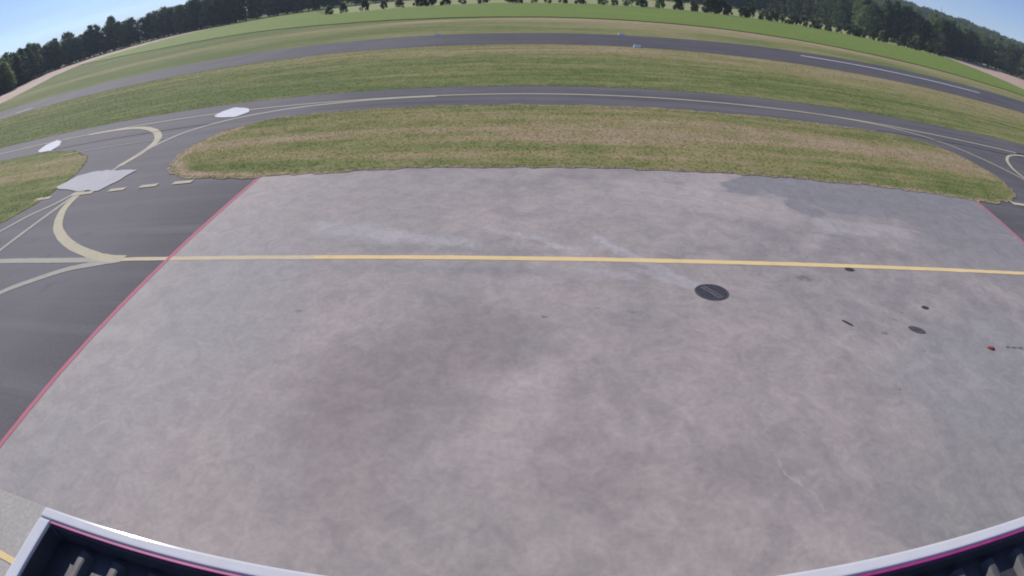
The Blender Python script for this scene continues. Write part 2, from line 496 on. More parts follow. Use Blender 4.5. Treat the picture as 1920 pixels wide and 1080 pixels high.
ground = flat('ground', [(-4000, -1500), (4000, -1500), (4000, 4500), (-4000, 4500)], 0.0, M['grass'])
struct(ground, 'mown green and straw coloured airfield grass reaching to the woods', 'ground')

near = [(x, 75.0) for x in (-700, -200, -60, 0, 60, 200, 700)]
far = [(700, 100), (200, 101), (110, 101.0), (80, 100.5), (50, 97.0), (30, 94.6), (5, 93.0), (-60, 92.2), (-200, 92.0), (-700, 92)]
runway = flat('runway', jitter(resample(near+far, 1.5), .05, 3), 0.014, M['runway'])
struct(runway, 'far grey asphalt runway crossing the airfield', 'runway')

TN, TF = 36.2, 43.5
tx = [(-90, TF), (-90, -60), (95, -60), (95, TF)]
taxi_pts = ([(-700, TN), (-58, TN)] + [(-58, -60), (75, -60)] + [(75, TN), (700, TN), (700, TF-.3), (60, TF-.5), (20, TF+.1), (-30, TF), (-700, TF)])
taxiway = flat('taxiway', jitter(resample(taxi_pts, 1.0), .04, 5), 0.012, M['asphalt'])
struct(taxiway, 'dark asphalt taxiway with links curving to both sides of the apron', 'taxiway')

island_pts = catmull([(-13.2, 23.25), (-16.5, 23.6), (-18.8, 24.35), (-20.5, 25.7), (-21.5, 27.8), (-21.9, 30.2), (-21.5, 32.3),
                      (-20.3, 34.2), (-17.9, 35.6), (-13.1, 36.05), (-5, 36.15), (5, 36.25), (15, 36.15), (23.8, 35.95), (27.0, 35.9), (29.9, 35.2),
                      (31.7, 33.3), (32.45, 30.7), (32.4, 28.1), (31.7, 26.1), (30.6, 24.7), (29.0, 23.7), (27.2, 23.1), (24.6, 22.95),
                      (20, 23.3), (12, 23.45), (4, 23.4), (-4, 23.35)], .35, True)
wedge_w = catmull([(-60, 18.2), (-45, 18.3), (-33, 18.6), (-30.6, 19.6), (-29.7, 21.5), (-29.6, 24), (-30.4, 27), (-32.0, 30.0), (-35, 32.6),
                   (-39, 34.6), (-44, 35.7), (-52, 36.1), (-60, 36.2)], .4)
wedge_e = catmull([(78, 22.5), (55, 22.6), (46, 23.1), (43.0, 24.6), (41.6, 27), (41.8, 30), (43.8, 33), (47.5, 35.2), (53, 36.0), (60, 36.15), (78, 36.2)], .5)
lawns = []
for nm, P, lab, sd in (('grass_island', island_pts, 'patchy dry grass island between apron and taxiway', 11),
                       ('grass_verge', wedge_w, 'grass wedge west of the left taxiway link', 12),
                       ('grass_verge', wedge_e, 'grass wedge east of the right taxiway link', 13)):
    P = jitter(P, .06, sd)
    lawns.append(P)
    struct(flat(nm, P, 0.034, M['grass'], skirt=.03), lab, 'lawn')

isl = bpy.data.objects['grass_island']
ring = np.vstack([lawns[0], lawns[0][:1]])
ctr = ring*.0
ribbon('bare_rim', jitter(ring, .05, 41, False), .34, .038, M['straw'], isl, wob=.35, seed=3)
RL = -13.07
apron_pts = [(RL, -40), (27.0, -40), (24.6, 5.0), (24.05, 17.7), (24.9, 22.7), (25.2, 23.3), (20, 23.6), (-5, 23.6), (RL, 23.5)]
apron_pts = [(RL, -40), (22.0, -40), (22.6, 10.0), (24.05, 17.7), (24.95, 22.9), (24.9, 23.25), (10, 23.6), (RL, 23.4)]
apron = flat('apron', apron_pts, 0.020, M['concrete'])
struct(apron, 'stained pinkish grey concrete apron in front of the roof', 'apron')
pave = flat('pavement', [(-60, -20), (9, -20), (9, 4.02), (-11.9, 4.06), (-60, 4.3)], 0.030, M['paving'])
struct(pave, 'pale concrete pavement strip below the roof corner', 'pavement')

_z = [0.0]
def zz(base):
    _z[0] += 0.0012
    return base + .004 + _z[0]

def line(pts, w, m, parent, base=.012, wob=.04, name='marking_line', step=.3):
    P = catmull(pts, step)
    return ribbon(name, P, w, zz(base), m, parent, wob=wob, seed=int(abs(pts[0][0]*7)+1))

# apron markings
line([(-16.4, 14.86), (-13, 14.85), (-7.0, 14.82)], .27, M['yellow_faded'], apron, .020, .05)
line([(-7.0, 14.82), (-4, 14.80), (4, 14.72), (12, 14.65), (22.9, 14.56)], .25, M['yellow'], apron, .020, .05)
line([(RL, -8), (RL, 5), (RL, 14), (RL, 23.3)], .19, M['red'], apron, .020, .06, 'red_line')
line([(22.6, 10), (24.05, 17.7), (24.95, 22.9)], .19, M['red'], apron, .020, .06, 'red_line')
line([(-14, 2.62), (-10.5, 2.55), (-9.6, 2.5)], .16, M['yellow'], pave, .034, .04)
# left link
YT, YO = M['yellow_tax'], M['yellow_old']
line([(-42, 15.1), (-24.6, 15.0), (-19.9, 14.9), (-16.4, 14.86)], .42, YO, taxiway)
line([(-15.5, 14.86), (-16.6, 14.6), (-18.2, 14.15), (-19.8, 13.25), (-21.2, 12.25), (-23.5, 9.8), (-25.2, 6)], .42, YO, taxiway)
line([(-15.5, 14.9), (-16.6, 15.0), (-18.1, 15.45), (-20.4, 16.45), (-22.9, 18.1), (-24.6, 19.9), (-25.6, 21.6), (-26.1, 23.4)], .55, YT, taxiway)
line([(-26.0, 8), (-26.0, 14), (-26.05, 18.6), (-26.2, 22), (-26.3, 24), (-26.4, 28)], .34, YO, taxiway)
line([(-36, 15.6), (-31.5, 16.4), (-29.2, 18.3), (-28.2, 20.3), (-27.1, 21.8), (-26.5, 23.6)], .34, YO, taxiway)
line([(-26.4, 27.6), (-26.35, 30.0), (-26.7, 32.0), (-27.8, 34.2), (-30.1, 36.7), (-33.2, 38.7), (-36.8, 39.6), (-41, 39.85)], .62, YT, taxiway)
line([(-26.4, 29.5), (-26.2, 32.0), (-25.4, 34.4), (-23.6, 36.3), (-21.2, 37.6), (-17.4, 38.8), (-12, 39.5), (-7, 39.75)], .46, YO, taxiway)
# taxiway centre line, east link
line([(-200, 39.9), (-60, 39.9), (-30, 39.9), (-12, 39.85), (0, 40.1), (10, 40.0), (20, 39.65), (26, 39.25), (32, 38.75), (40, 38.2), (48, 38.0), (60, 38.1), (200, 39)], .27, YT, taxiway, step=.6)
line([(22, 39.55), (26.5, 39.0), (29.5, 38.2), (32.1, 37.0), (34.0, 35.2), (35.3, 33.0), (36.4, 30.4), (36.9, 28.4), (37.1, 24), (37.1, 10)], .25, YT, taxiway)
line([(56, 38.1), (51.5, 38.0), (47, 37.55), (43.3, 36.5), (40.5, 34.6), (38.5, 32.2), (37.5, 30.0), (37.1, 27)], .30, YT, taxiway)
# tarred joints where the links were laid against the taxiway
for a, b in (((26.5, 36.5), (60, 36.3)), ((-45, 36.2), (-24, 36.25))):
    ribbon('joint', jitter(resample([a, b], .5, False), .015, 9, False), .10, zz(.012), M['seam'], taxiway)
ribbon('joint', jitter(resample([(-26.3, 33.5), (-38.8, 33.4)], .5, False), .02, 19, False), .12, zz(.012), M['white_old'], taxiway)
# holding-position dashes
for x0, x1, dy in ((-30.4, -28.8, 0), (-26.7, -24.7, .02), (-23.3, -22.0, .03), (-20.9, -19.6, .1), (-18.5, -17.2, .15), (28.9, 30.6, .25), (32.3, 34.1, .3), (36, 37.6, .3)):
    y = 22.75+dy
    flat('holding_dash', [(x0, y), (x1, y+.03), (x1, y+.44), (x0, y+.42)], zz(.012), M['yellow_tax'], taxiway)
# large white painted panels on the left link and taxiway
def panel(pts, m, par):
    P = jitter(resample(pts, .35), .07, 15)
    return flat('painted_panel', P, zz(.012), m, par)
panel([(-30.2, 24.9), (-27.5, 23.7), (-24.3, 23.2), (-23.9, 24.4), (-23.7, 26.2), (-25.6, 26.7), (-28.3, 27.2), (-29.7, 26.6)], M['white_old'], taxiway)
panel([(-25.4, 39.0), (-23.9, 38.0), (-22.6, 37.5), (-22.0, 39.0), (-22.6, 40.4), (-24.8, 41.5), (-25.5, 40.7)], M['white'], taxiway)
panel([(-46.2, 37.0), (-44.6, 36.1), (-43.0, 35.9), (-43.2, 37.4), (-44.2, 38.8), (-46.8, 40.3), (-47.2, 39.0)], M['white'], taxiway)
# runway centre stripes
for x0, x1 in ((45.6, 91.0), (-101.5, -97), (121, 166), (-30, -27.5)):
    if x1-x0 < 3: continue
    yc = 89.0 if x0 > 0 else 77.6
    ribbon('centre_stripe', resample([(x0, yc), (x1, yc+(.9 if x0 > 0 else 1.5))], 2.0, False), .85, zz(.014), M['white'], runway, wob=.03)

# ------------------------------------------------------------------ fields beyond the runway
def jp(P, step, amp, seed): return jitter(resample(P, step), amp, seed)
crop = jp([(-262, 258), (-205, 222), (-146, 192), (-93, 176), (-54, 155), (-27, 144), (-5, 139.5), (16, 138.5), (37, 136), (53, 134), (70, 131.5),
           (88, 129), (111, 127), (126, 125), (144, 122.8), (166, 121), (182, 150), (205, 200), (229, 262), (226, 250), (150, 250.5),
           (60, 250), (-40, 249), (-85, 246), (-100, 262), (-150, 380), (-205, 380), (-245, 345)], 2.0, .25, 21)
struct(flat('field', crop, 0.20, M['field'], skirt=.20), 'bright green crop field between runway and hedge', 'field')
struct(flat('meadow', jp([(-90, 252), (30, 256), (150, 257), (222, 256), (226, 268), (205, 290), (212, 380), (190, 440), (60, 478), (-60, 452), (-150, 405), (-140, 370)], 4, .4, 22),
            .02, M['meadow']), 'pale yellow green meadow behind the hedge', 'meadow')
struct(flat('soil_field', jp([(167, 118), (184, 149), (207, 199), (232, 264), (240, 284), (290, 312), (335, 330), (345, 300), (420, 250), (420, 150), (260, 100)], 4, .4, 23),
            .03, M['soil']), 'bare pinkish soil strip beside the wood beyond the crop field', 'soil')
struct(flat('soil_track', jp([(-158, 100), (-180, 140), (-194, 160), (-230, 206), (-263, 258), (-247, 345), (-215, 383), (-228, 390), (-301, 420), (-357, 357), (-352, 303), (-300, 240),
                             (-252, 184), (-236, 150), (-220, 95)], 4, .4, 24), .03, M['soil']), 'brown bare soil track along the foot of the left wood', 'soil')

# ------------------------------------------------------------------ the building whose roof the camera stands on
bld = empty('building', (0, 0, 0))
tag(bld, 'low building with dark ribbed roof and white metal edge trim', 'building')
EY, EX, RX, ZT = 1.02, -2.52, 6.0, 6.0
bm = bmesh.new(); box_bm(bm, (EX+.14, -7.9, 0.03), (RX-.14, EY-.16, 5.74)); obj('wall', bm_mesh(bm, 'wall'), M['wall'], bld)
bm = bmesh.new(); box_bm(bm, (EX+.11, -8, 5.76), (RX-.08, EY-.09, 5.86)); obj('roof_sheet', bm_mesh(bm, 'roof_sheet'), M['roof'], bld)
bm = bmesh.new(); box_bm(bm, (EX, EY-.068, 5.70), (RX, EY, ZT), .016, 3); obj('front_trim', bm_mesh(bm, 'front_trim'), M['trim'], bld)
bm = bmesh.new(); box_bm(bm, (EX, -8, 5.70), (EX+.098, EY-.070, ZT-.002), .016, 3); obj('side_trim', bm_mesh(bm, 'side_trim'), M['trim'], bld)
bm = bmesh.new(); box_bm(bm, (EX+.10, EY-.088, 5.84), (RX, EY-.070, ZT-.006), .003, 1); obj('trim_fringe', bm_mesh(bm, 'trim_fringe'), M['magenta'], bld)  # added strip imitating the lens's magenta colour fringe along the trim
bm = bmesh.new(); box_bm(bm, (EX+.10, EY-.096, 5.80), (RX, EY-.0885, ZT-.02), .002, 1); obj('upstand', bm_mesh(bm, 'upstand'), M['roof'], bld)
bm = bmesh.new(); box_bm(bm, (EX+.0985, -8, 5.80), (EX+.106, EY-.10, ZT-.012), .002, 1); obj('upstand', bm_mesh(bm, 'upstand'), M['roof'], bld)
def rib_mesh():
    prof = [(-.052, 0), (-.026, .042), (-.014, .046), (.014, .046), (.026, .042), (.052, 0)]
    ys = (-8.0, .885); v = []; f = []
    for y in ys:
        for x, z in prof: v.append((x, y, z))
    n = len(prof)
    for i in range(n-1): f.append((i, i+1, n+i+1, n+i))
    f.append(tuple(range(n))); f.append(tuple(range(2*n-1, n-1, -1)))
    me = mesh('rib', v, f)
    bm = bmesh.new(); bm.from_mesh(me); bmesh.ops.recalc_face_normals(bm, faces=bm.faces); bm.to_mesh(me); bm.free()
    return me
rme = rib_mesh()
for i in range(35):
    x = 1.856 + .237*(i-18)
    if EX+.17 < x < RX-.15: obj('rib', rme, M['rib'], bld, (x, 0, 5.858))

# ------------------------------------------------------------------ covers and litter on the apron
def disc_bm(bm, r, z0, z1, n=36, sx=1.0, sy=1.0, inner=0.0):
    o0 = [bm.verts.new((r*sx*math.cos(2*math.pi*i/n), r*sy*math.sin(2*math.pi*i/n), z0)) for i in range(n)]
    o1 = [bm.verts.new((r*.985*sx*math.cos(2*math.pi*i/n), r*.985*sy*math.sin(2*math.pi*i/n), z1)) for i in range(n)]
    for i in range(n): bm.faces.new((o0[i], o0[(i+1) % n], o1[(i+1) % n], o1[i]))
    if inner:
        i1 = [bm.verts.new((inner*sx*math.cos(2*math.pi*i/n), inner*sy*math.sin(2*math.pi*i/n), z1)) for i in range(n)]
        i0 = [bm.verts.new((inner*sx*math.cos(2*math.pi*i/n), inner*sy*math.sin(2*math.pi*i/n), z0)) for i in range(n)]
        for i in range(n):
            j = (i+1) % n
            bm.faces.new((o1[i], o1[j], i1[j], i1[i])); bm.faces.new((i1[i], i1[j], i0[j], i0[i]))
    else: bm.faces.new(o1)

mh = empty('manhole_cover', (5.16, 12.90, .020))
tag(mh, 'large round dark iron manhole cover with two pale bars below the yellow line', 'manhole cover')
bm = bmesh.new(); disc_bm(bm, .52, 0, .012, 48, 1, .86, .47); obj('frame', bm_mesh(bm, 'frame'), M['steel'], mh)
bm = bmesh.new(); disc_bm(bm, .468, 0, .008, 48, 1, .86); obj('lid', bm_mesh(bm, 'lid'), M['iron'], mh)
for off in (-.055, .055):
    bm = bmesh.new()
    box_bm(bm, (-.38, off-.022, .0085), (.38, off+.022, .020), .006, 1)
    b = obj('bar', bm_mesh(bm, 'bar'), M['iron_pale'], mh); b.rotation_euler = (0, 0, RAD(-56))
for k in range(10):
    a = 2*math.pi*k/10+.3
    bm = bmesh.new(); box_bm(bm, (-.045, -.012, .0085), (.045, .012, .014), .003, 1)
    b = obj('stud', bm_mesh(bm, 'stud'), M['steel'], mh, (.36*math.cos(a), .31*math.sin(a), 0)); b.rotation_euler = (0, 0, a)

def small_cover(x, y, rx, ry, rz, lab, m='iron'):
    e = empty('small_cover', (x, y, .020), RAD(rz))
    tag(e, lab, 'cover', 'small dark covers set in the concrete')
    bm = bmesh.new(); disc_bm(bm, 1, 0, .010, 28, rx, ry, .84); obj('frame', bm_mesh(bm, 'frame'), M[m], e)
    bm = bmesh.new(); disc_bm(bm, .835, 0, .006, 28, rx, ry); obj('lid', bm_mesh(bm, 'lid'), M[m], e)
    bm = bmesh.new(); box_bm(bm, (-rx*.3, -.012, .0065), (rx*.3, .012, .013), .003, 1); obj('lift_bar', bm_mesh(bm, 'lift_bar'), M['steel'], e)
small_cover(10.74, 14.42, .20, .13, 0, 'small dark oval cover touching the lower edge of the yellow line')
small_cover(12.58, 12.07, .155, .10, -5, 'smallest dark oval cover, above and right of the grey oval plate')
small_cover(8.97, 11.31, .20, .055, -50, 'thin slanted dark cover plate between the manhole and the grey oval plate')
small_cover(11.39, 10.89, .31, .16, -26, 'long grey oval cover plate set in the right half of the apron', 'steel')

rng = random.Random(4)
bm = bmesh.new()
bmesh.ops.create_icosphere(bm, subdivisions=3, radius=1.0)
for v in bm.verts:
    n = math.sin(v.co.x*5+1)*.14+math.sin(v.co.y*7)*.13+math.sin(v.co.z*6+v.co.x*4)*.12+rng.uniform(-.05, .05)
    c = v.co*(1+n); v.co = Vector((c.x*.12+max(0, c.x)*.07, c.y*.075, max(0, c.z+.25)*.05))
rag = obj('crumpled_rag', bm_mesh(bm, 'crumpled_rag'), M['rust'], None, (13.93, 9.82, .021))
rag.rotation_euler = (0, 0, RAD(-24))
tag(rag, 'small crumpled rust red rag lying on the right side of the apron', 'rag')
r = np.random.RandomState(8)
V = []
for i in range(170):
    t = r.rand()
    c = np.array([14.75+t*1.9, 9.83-.28*t+r.normal(0, .07*(.3+t)), .021]); s = r.uniform(.008, .026)
    a = r.rand()*6.28
    q = [c+np.array([math.cos(a+k*2.09)*s*(1+.5*r.rand()), math.sin(a+k*2.09)*s, 0]) for k in range(3)]
    top = c+np.array([0, 0, s*.6])
    for k in range(3): V += [q[k], q[(k+1) % 3], top]
tag(obj('grit', fast_mesh('grit', V, 3), M['grit']), 'scatter of black grit trailing off the right side of the apron', 'grit', kind='stuff')

# white tent-shaped runway edge markers
def edge_marker(x, y, lab, w=1.0, h=.34):
    e = empty('runway_marker', (x, y, .016)); tag(e, lab, 'marker', 'white runway edge markers')
    v = [(-w/2, -.25, 0), (w/2, -.25, 0), (w/2, .25, 0), (-w/2, .25, 0), (-w/2, -.03, h), (w/2, -.03, h), (w/2, .03, h), (-w/2, .03, h)]
    f = [(0, 1, 5, 4), (4, 5, 6, 7), (2, 3, 7, 6), (0, 4, 7, 3), (1, 2, 6, 5), (3, 2, 1, 0)]
    obj('board', mesh('board', v, f), M['marker'], e)
    for sx in (-1, 1):
        bm = bmesh.new(); box_bm(bm, (sx*w*.36-.04, -.27, .0), (sx*w*.36+.04, .27, .03), .005, 1)
        obj('foot', bm_mesh(bm, 'foot'), M['steel'], e)
edge_marker(14.1, 75.2, 'white marker on the near edge of the runway')
edge_marker(14.9, 94.4, 'white marker on the far edge of the runway, above the near one', .9, .3)
edge_marker(-15.6, 92.8, 'white marker on the far runway edge, left of the middle of the picture', .9, .25)

# ------------------------------------------------------------------ grass tufts (relief on the lawns and ragged edges)
def in_asphalt(x, y):
    a = (y > -60) & (y < TN) & (x > -58) & (x < 75)
    b = (y >= TN-.05) & (y < TF+.02)
    c = (y > 74.97) & (y < 93)
    d = (x > -240)
    return a | b | c

def tufts(name, pts, hmin, hmax, wid, seed, lab):
    r = np.random.RandomState(seed)
    n = len(pts); nb = 5
    base = np.repeat(pts, nb, 0)
    base = base+np.c_[r.normal(0, wid*.9, (n*nb, 2)), np.zeros(n*nb)]
    a = r.rand(n*nb)*6.283; h = r.uniform(hmin, hmax, n*nb); w = wid*r.uniform(.25, .55, n*nb)
    lean = r.normal(0, 1.1, (n*nb, 2))*h[:, None]
    dx = np.c_[np.cos(a)*w, np.sin(a)*w, np.zeros(n*nb)]
    tip = base+np.c_[lean, h]
    V = np.stack([base-dx, base+dx, tip], 1).reshape(-1, 3)
    return tag(obj(name, fast_mesh(name, V, 3), M['blade']), lab, 'grass', kind='stuff')

r = np.random.RandomState(31)
def scatter_poly(P, dens, z):
    lo, hi = P.min(0), P.max(0); n = int((hi[0]-lo[0])*(hi[1]-lo[1])*dens)
    x = r.uniform(lo[0], hi[0], n); y = r.uniform(lo[1], hi[1], n)
    k = inside(P, x, y); return np.c_[x[k], y[k], np.full(k.sum(), z)]
def along(P, per, amp, z):
    Q = np.vstack([P, P[:1]]); out = []
    for a, b in zip(Q[:-1], Q[1:]):
        L = np.linalg.norm(b-a); n = r.poisson(L*per)
        t = r.rand(n); out.append(a+(b-a)*t[:, None]+r.normal(0, amp, (n, 2)))
    o = np.vstack(out); return np.c_[o, np.full(len(o), z)]
tufts('grass', np.vstack([scatter_poly(lawns[0], 40, .034), along(lawns[0], 16, .05, .030)]), .012, .04, .032, 1, 'short dry grass blades covering the island beside the apron')
lw = lawns[1]; le = lawns[2]
tufts('grass', np.vstack([scatter_poly(lw, 9, .034), along(lw, 8, .05, .03)]), .015, .05, .045, 2, 'short grass blades covering the wedge beside the left link')
tufts('grass', np.vstack([scatter_poly(le, 7, .034), along(le, 8, .05, .03)]), .015, .05, .045, 3, 'short grass blades covering the wedge beside the right link')
x = r.uniform(-110, 100, 45000); y = TF+.3+(75-TF-.6)*r.rand(45000)
mid = np.c_[x, y, np.zeros(45000)]
ex = r.uniform(-110, 100, 5000); ey = np.where(r.rand(5000) < .5, TF+.05, 74.95)+r.normal(0, .10, 5000)
tufts('grass', np.vstack([mid, np.c_[ex, ey, np.full(5000, .004)]]), .015, .055, .06, 4, 'mown grass blades on the strip between taxiway and runway')

# ------------------------------------------------------------------ trees
def leaf_quads(centres, sizes, rr):
    n = len(centres)
    a = rr.normal(0, 1, (n, 3)); a /= np.linalg.norm(a, axis=1)[:, None]
    b = rr.normal(0, 1, (n, 3)); b -= a*(a*b).sum(1)[:, None]; b /= np.linalg.norm(b, axis=1)[:, None]
    s = sizes[:, None]
    c = rr.uniform(.55, 1.0, (n, 1))
    return np.stack([centres-a*s, centres+b*s*c*.8, centres+a*s, centres-b*s*c*.8], 1).reshape(-1, 3)

def crown_points(rr, prof, nclump, nleaf, H, clump_r):
    """prof(t) -> radius at relative height t in 0..1 of the crown"""
    cs, ss = [], []
    z0, z1 = H[0], H[1]
    for i in range(nclump):
        t = rr.rand()**.85
        R = prof(t)
        a = rr.rand()*6.283; q = R*(.35+.65*math.sqrt(rr.rand()))
        c = np.array([q*math.cos(a), q*math.sin(a), z0+(z1-z0)*t])
        k = clump_r*rr.uniform(.6, 1.35)
        d = rr.normal(0, 1, (nleaf, 3)); d /= np.linalg.norm(d, axis=1)[:, None]
        d *= (rr.rand(nleaf)**.4)[:, None]*k
        d[:, 2] *= .75
        cs.append(c+d); ss.append(rr.uniform(.6, 1.2, nleaf))
    return np.vstack(cs), np.concatenate(ss)

def trunk_mesh(rr, H, r0, limbs, low, name='trunk'):
    bm = bmesh.new()
    pts = [Vector((rr.normal(0, .05)*i, rr.normal(0, .05)*i, H*i/5)) for i in range(6)]
    pts[0] = Vector((0, 0, -.3))
    for i in range(5): cyl_bm(bm, pts[i], pts[i+1], r0*(1-i/5.6), r0*(1-(i+1)/5.6), 8, False)
    for k in range(limbs):
        t = low+(1-low)*.8*rr.rand(); b = Vector((0, 0, H*t)); a = rr.rand()*6.28
        L = H*.22*rr.uniform(.6, 1.2)
        cyl_bm(bm, b, b+Vector((math.cos(a)*L*.7, math.sin(a)*L*.7, L*.8)), r0*.35, r0*.1, 5, False)
    return bm_mesh(bm, name)

def variant(seed, H, R, kind):
    rr = np.random.RandomState(seed)
    if kind == 'tall':
        prof = lambda t: R*(math.sin(math.pi*min(1, (t*.88+.10)))**.7)*(1.0-.25*t)
        cs, ss = crown_points(rr, prof, 96, 40, (H*.06, H*.96), 1.55)
        low = .15
    elif kind == 'trunk':
        prof = lambda t: R*(math.sin(math.pi*min(1, (t*.85+.12)))**.7)
        cs, ss = crown_points(rr, prof, 62, 42, (H*.42, H*.97), 1.5)
        low = .4
    elif kind == 'bush':
        prof = lambda t: R*math.sqrt(max(.02, 1-(t*.95)**2))
        cs, ss = crown_points(rr, prof, 22, 34, (H*.10, H*.9), R*.42)
        ss *= .32; low = .1
    else:
        prof = lambda t: R*(math.sin(math.pi*min(1, (t*.80+.18)))**.6)
        cs, ss = crown_points(rr, prof, 104, 40, (H*.06, H*.95), 1.8)
        low = .2
    sz = ss*.42 if kind != 'bush' else ss
    cr = fast_mesh('crown', leaf_quads(cs, sz, rr), 4)
    tr = trunk_mesh(rr, H*.8, H*.016+.06, 7 if kind != 'bush' else 3, low)
    return cr, tr

VAR = {'tall': [variant(100+i, 20, 3.4, 'tall') for i in range(4)],
       'broad': [variant(200+i, 18, 5.2, 'broad') for i in range(4)],
       'trunk': [variant(300, 20, 4.0, 'trunk')],
       'bush': [variant(400+i, 3.2, 1.7, 'bush') for i in range(5)]}
MATC = {}
def mesh_with(me, m):
    key = (me.name, m.name)
    if key not in MATC:
        c = me.copy(); c.materials.clear(); c.materials.append(m); MATC[key] = c
    return MATC[key]
rt = random.Random(77)
def plant(name, kind, i, loc, sc, lab, cat, grp, leaf='leaf', bark='bark', sz=None):
    cr, tr = VAR[kind][i % len(VAR[kind])]
    e = empty(name, loc, rt.uniform(0, 6.28))
    e.scale = (sc, sc, sz if sz else sc)
    tag(e, lab, cat, grp)
    for nm, me, m in (('trunk', tr, M[bark]), ('crown', cr, M[leaf])):
        o = bpy.data.objects.new(nm, mesh_with(me, m)); COL.objects.link(o); o.parent = e
    return e

def walk(P, step):
    return resample(P, step, False)
E_CENTRE = [(-150, 412), (-120, 432), (-50, 455), (60, 480)]
E_RIGHT = [(60, 480), (130, 478), (190, 445), (210, 380), (206, 308), (234, 284), (290, 314), (333, 334), (348, 302), (410, 262), (450, 235)]
E_LEFT = [(-150, 412), (-188, 398), (-228, 389), (-301, 420), (-338, 397), (-357, 358), (-353, 303), (-302, 240), (-254, 184), (-238, 150)]
def away(p, d):
    n = math.hypot(*p); return (p[0]*(1+d/n), p[1]*(1+d/n))
def nth(n):
    return f"{n}{'th' if 10 <= n % 100 <= 20 else {1: 'st', 2: 'nd', 3: 'rd'}.get(n % 10, 'th')}"
for E_, step, wood, grp, hs in (
        (E_RIGHT, 6.2, 'right wood', 'trees of the right wood', 1.24),
        (E_CENTRE, 8.0, 'wood behind the meadow', 'trees behind the meadow', 1.1),
        (E_LEFT[::-1], 7.0, 'left wood', 'trees of the left wood', 1.38)):
    pts = sorted(walk(E_, step), key=lambda p: math.atan2(p[0], p[1]))
    num = 0
    for row, dep in ((0, 2), (1, 10)):
        for p in pts:
            q = away(p, dep+rt.uniform(-2.5, 3)); q = (q[0]+rt.uniform(-2, 2), q[1]+rt.uniform(-2, 2))
            if row == 1 and rt.random() < .25: continue
            if abs(math.degrees(math.atan2(q[0], q[1]))+1) > 54: continue
            if math.hypot(q[0]-329, q[1]-331) < 9 and row == 0: continue
            k = rt.choice(['tall', 'broad', 'broad']) if not (row and wood == 'right wood') else 'tall'
            s = hs*rt.uniform(.84, 1.08)*((1.0 if wood == 'right wood' else 1.05) if row else 1.0)
            if E_[0] == (-238, 150) and q[1] < 330: s *= .55+.45*max(0, (q[1]-150)/180)
            pale = rt.random() < (.75 if row and wood == 'right wood' else .3)
            if row == 0:
                num += 1
                lab = f"{'pale' if pale else 'dark'} green tree in the front row of the {wood}, {nth(num)} from left"
            else:
                lab = f"{'pale' if pale else 'dark'} treetop rising behind the front row of the {wood}"
            plant('tree', k, rt.randrange(4), (q[0], q[1], 0), s*rt.uniform(.98, 1.2), lab, 'tree', grp,
                  'leaf_pale' if pale else 'leaf', 'bark', s)
plant('tree', 'trunk', 0, (329, 329, 0), 1.0, 'tree with a bare pale trunk standing out of the right wood', 'tree', None, 'leaf_pale', 'bark_pale', 1.15)

BX = [-93.1, -85.7, -75.4, -66.5, -59.0, -50.9, -48.0, -44.4, -38.4, -30.8, -21.1, -10.5, -5.9, 1.1, 6.8, 13.3, 20.8, 31.0, 36.5, 44.1, 49.2, 56.8,
      64.9, 72.8, 80.4, 84.9, 89.3, 97.3, 100.6, 107.5, 117.9, 123.1, 128.7, 136.2, 142.7, 148.7, 154.5, 160.1, 163.7, 170.6, 178.6, 191.4, 197.8,
      200.9, 204.8, 211.6, 218.9]
for _k in range(11): BX.append(rt.uniform(38, 226))
BX.sort()
for i, xx in enumerate(BX):
    s = rt.uniform(.9, 1.45)*(1.0 if xx < 180 else 1.1)
    if 78 < xx < 92 or 105 < xx < 109 or 41 < xx < 46: s *= 1.35
    y = 251.8+rt.uniform(-.6, 1.2)+(max(0, xx-150)*.05)
    plant('hedge_bush', 'bush', rt.randrange(5), (xx, y, .05), s, f'rounded bush in the broken hedge behind the green field, {nth(i+1)} from its left end', 'bush',
          'bushes of the hedge behind the field', 'leaf_bush' if rt.random() < .7 else 'leaf_pale', 'bark', s*rt.uniform(1.05, 1.7))
nb_ = 0
for i in range(22):
    t = i/21; p = (205+t*115, 283+t*42)
    q = away(p, -4+rt.uniform(-2, 2)); s = rt.uniform(.6, 1.2)
    if rt.random() < .35: continue
    nb_ += 1
    plant('woodside_bush', 'bush', rt.randrange(5), (q[0], q[1], .04), s, f'small pale bush at the foot of the right wood, {nth(nb_)} from the left', 'bush',
          'bushes at the foot of the right wood', 'leaf_pale', 'bark', s)

# ------------------------------------------------------------------ hills and the woods that cover them
def crest(az, A, Z): return float(np.interp(az, A, Z))
def hill(name, azs, d0, d1, d2, prof, lab):
    v, f = [], []; D = np.linspace(d0, d2, 22)
    for az in azs:
        for d in D:
            t = smooth(d0, d1, d); z = prof(az)*t*(1-.35*smooth(d1, d2, d))
            z *= 1+.03*math.sin(az*2.1+d*.013)
            v.append((d*math.sin(RAD(az)), d*math.cos(RAD(az)), z-.5))
    n = len(D)
    for i in range(len(azs)-1):
        for j in range(n-1): f.append((i*n+j, (i+1)*n+j, (i+1)*n+j+1, i*n+j+1))
    o = obj(name, mesh(name, v, f, True), M['leaf'])
    bm = bmesh.new(); bm.from_mesh(o.data); bmesh.ops.recalc_face_normals(bm, faces=bm.faces); bm.to_mesh(o.data); bm.free()
    struct(o, lab, 'hill'); return v
RA, RZ = [10, 25, 36.4, 40.5, 43, 44.5, 48.8, 56, 70], [46, 52, 50, 45.5, 43.5, 41.5, 36, 30, 18]
def height_r(az, d): return crest(az, RA, RZ)*smooth(560, 1000, d)*(1-.35*smooth(1000, 1500, d))*(1+.03*math.sin(az*2.1+d*.013))-.5
hill('hill', np.arange(8, 72, 1.0), 560, 1000, 1500, lambda a: crest(a, RA, RZ), 'long wooded hill rising behind the right wood')
